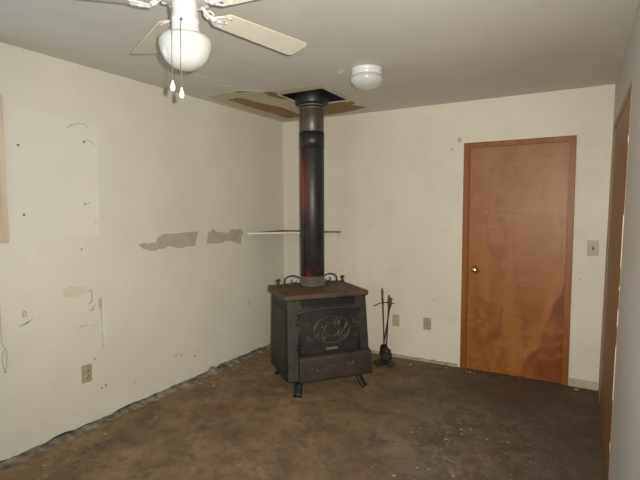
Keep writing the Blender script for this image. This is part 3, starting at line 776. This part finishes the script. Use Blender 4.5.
A0 = math.radians(79.5); BZ = 2.274; LB = .65
for k in range(5):
    a = A0+k*2*PI/5+math.radians((-.5, 2.5, 1, -2, -4)[k])
    Rm = Matrix.Rotation(a, 4, 'Z') @ Matrix.Translation((0, 0, z(BZ))) @ Matrix.Rotation(math.radians(-12), 4, 'X')
    wr, wt, r0, rc = .050, .063, .165, .026
    out = [(r0, -wr*.55), (r0+.02, -wr)]
    for cx, cy, s0 in ((LB-rc, -wt+rc, -90), (LB-rc, wt-rc, 0)):
        for q in range(6):
            an = math.radians(s0+18*q); out.append((cx+rc*math.cos(an), cy+rc*math.sin(an)))
    out += [(r0+.02, wr), (r0, wr*.55)]
    b = B(); t = B(); prism(t, out, 2, -.003, .003); merge(b, t, 0, Rm); bl = obj('blade', b, 'blade', fan)
    b = B(); t = B(); rim = [(p[0], p[1], 0) for p in out]; tube(t, rim+[rim[0]], .0034, 6); merge(b, t, 0, Rm); obj('rim', b, 'blade_rim', bl)
    b = B(); t = B()
    tube(t, [(.075, 0, .032), (.090, 0, .020), (.11, 0, -.002), (.135, 0, -.011), (.165, 0, -.010), (.195, 0, -.007)], [.010, .009, .008, .009, .010, .006], 8)
    for s in (-1, 1):
        tube(t, [(.125, 0, -.010), (.140, s*.018, -.010), (.162, s*.034, -.009), (.190, s*.036, -.007), (.202, s*.030, -.007)], [.008, .007, .007, .006, .005], 8, flat=.7)
        tube(t, [(.095, s*.003, .012), (.106, s*.018, .006), (.122, s*.020, -.002), (.126, s*.008, -.006), (.118, s*.006, -.002)], .005, 6)
        ball(t, (.192, s*.036, -.008), .008, 1, 1, .5)
    ball(t, (.195, 0, -.009), .009, 1, 1, .5); ball(t, (.135, 0, -.014), .014, 1, 1, .5)
    merge(b, t, 0, Rm); obj('blade_bracket', b, 'ornate', fan)
def chain(pts, knobtop):
    b = B(); pts = [Vector(p)-Vector((hx, hy, H)) for p in pts]
    tube(b, pts, .0013, 6)
    for a, c in zip(pts, pts[1:]):
        n = max(1, int((c-a).length/.008))
        for k in range(n): 
            t = bmesh.new(); bmesh.ops.create_icosphere(t, subdivisions=1, radius=.0022); merge(b, t, 0, Matrix.Translation(a+(c-a)*k/n))
    o = obj('pull_chain', b, 'chain', fan)
    p = pts[-1]
    b = B(); lathe(b, [(0, .002), (.003, 0), (.0045, -.008), (.0085, -.018), (.009, -.032), (.006, -.038), (0, -.039)], p, 14); k = obj('pull_knob', b, 'pull', o)
    k['label'] = 'white teardrop pull'
vx, vy = .7, -.71   # from the hub towards the room's rear right
chain([(1.521, -2.990, 2.248), (1.560, -3.020, 2.225), (1.574, -3.034, 2.15), (1.574, -3.035, 1.963)], 0)
chain([(1.566, -2.982, 2.204), (1.602, -3.010, 2.192), (1.610, -3.025, 2.15), (1.610, -3.026, 1.934)], 0)
for p in ((1.521, -2.985, 2.248), (1.566, -2.978, 2.204)):
    b = B(); ball(b, (p[0]-hx, p[1]-hy, z(p[2])), .007); obj('chain_eyelet', b, 'chain', fan)

# ------------------------------------------------------------ light
wd = bpy.data.worlds.new('sky'); sc.world = wd; wd.use_nodes = True
bg = wd.node_tree.nodes['Background']
bg.inputs[0].default_value = (.62, .78, 1.0, 1); bg.inputs[1].default_value = 4.3

cx, cy, cz = 2.8992, -4.26185, 1.48971
yaw, pitch, roll, fpx = .51836, .07002, -.00356, 455.185
cam = bpy.data.cameras.new('camera'); co = bpy.data.objects.new('camera', cam); COL.objects.link(co)
f = Vector((-math.sin(yaw)*math.cos(pitch), math.cos(yaw)*math.cos(pitch), -math.sin(pitch)))
r = f.cross(Vector((0, 0, 1))).normalized(); u = r.cross(f)
r_ = r*math.cos(roll)+u*math.sin(roll); u_ = -r*math.sin(roll)+u*math.cos(roll)
m = Matrix(((r_.x, u_.x, -f.x, cx), (r_.y, u_.y, -f.y, cy), (r_.z, u_.z, -f.z, cz), (0, 0, 0, 1)))
co.matrix_world = m; cam.sensor_width = 36; cam.lens = fpx/640*36; cam.clip_start = .01
sc.camera = co

# the flash of the camera that took the picture
ld = bpy.data.lights.new('camera_flash', 'SPOT'); ld.energy = 405; ld.shadow_soft_size = .012
ld.spot_size = math.radians(118); ld.spot_blend = 1.0; ld.color = (1, .96, .88)
lo = bpy.data.objects.new('camera_flash', ld); COL.objects.link(lo)
fm = m.copy(); fm.translation = Vector((cx, cy, cz))+r_*.05+u_*.035
lo.matrix_world = fm

# daylight portals in the two windows
def portal(loc, rot, sx, sy):
    l = bpy.data.lights.new('window_portal', 'AREA'); l.shape = 'RECTANGLE'; l.size = sx; l.size_y = sy
    l.cycles.is_portal = True
    o = bpy.data.objects.new('window_portal', l); COL.objects.link(o); o.location = loc; o.rotation_euler = rot
portal(((rwx0+rwx1)/2, YB-.10, (rwz0+rwz1)/2), (PI/2, 0, 0), rwx1-rwx0, rwz1-rwz0)
portal((-.10, (wy0+wy1)/2, (wz0+wz1)/2), (0, -PI/2, 0), wz1-wz0, wy1-wy0)

vs = sc.view_settings
sc.display_settings.display_device = 'sRGB'
vs.view_transform = 'Standard'; vs.look = 'None'; vs.gamma = 1; vs.exposure = 0.0; vs.use_curve_mapping = False
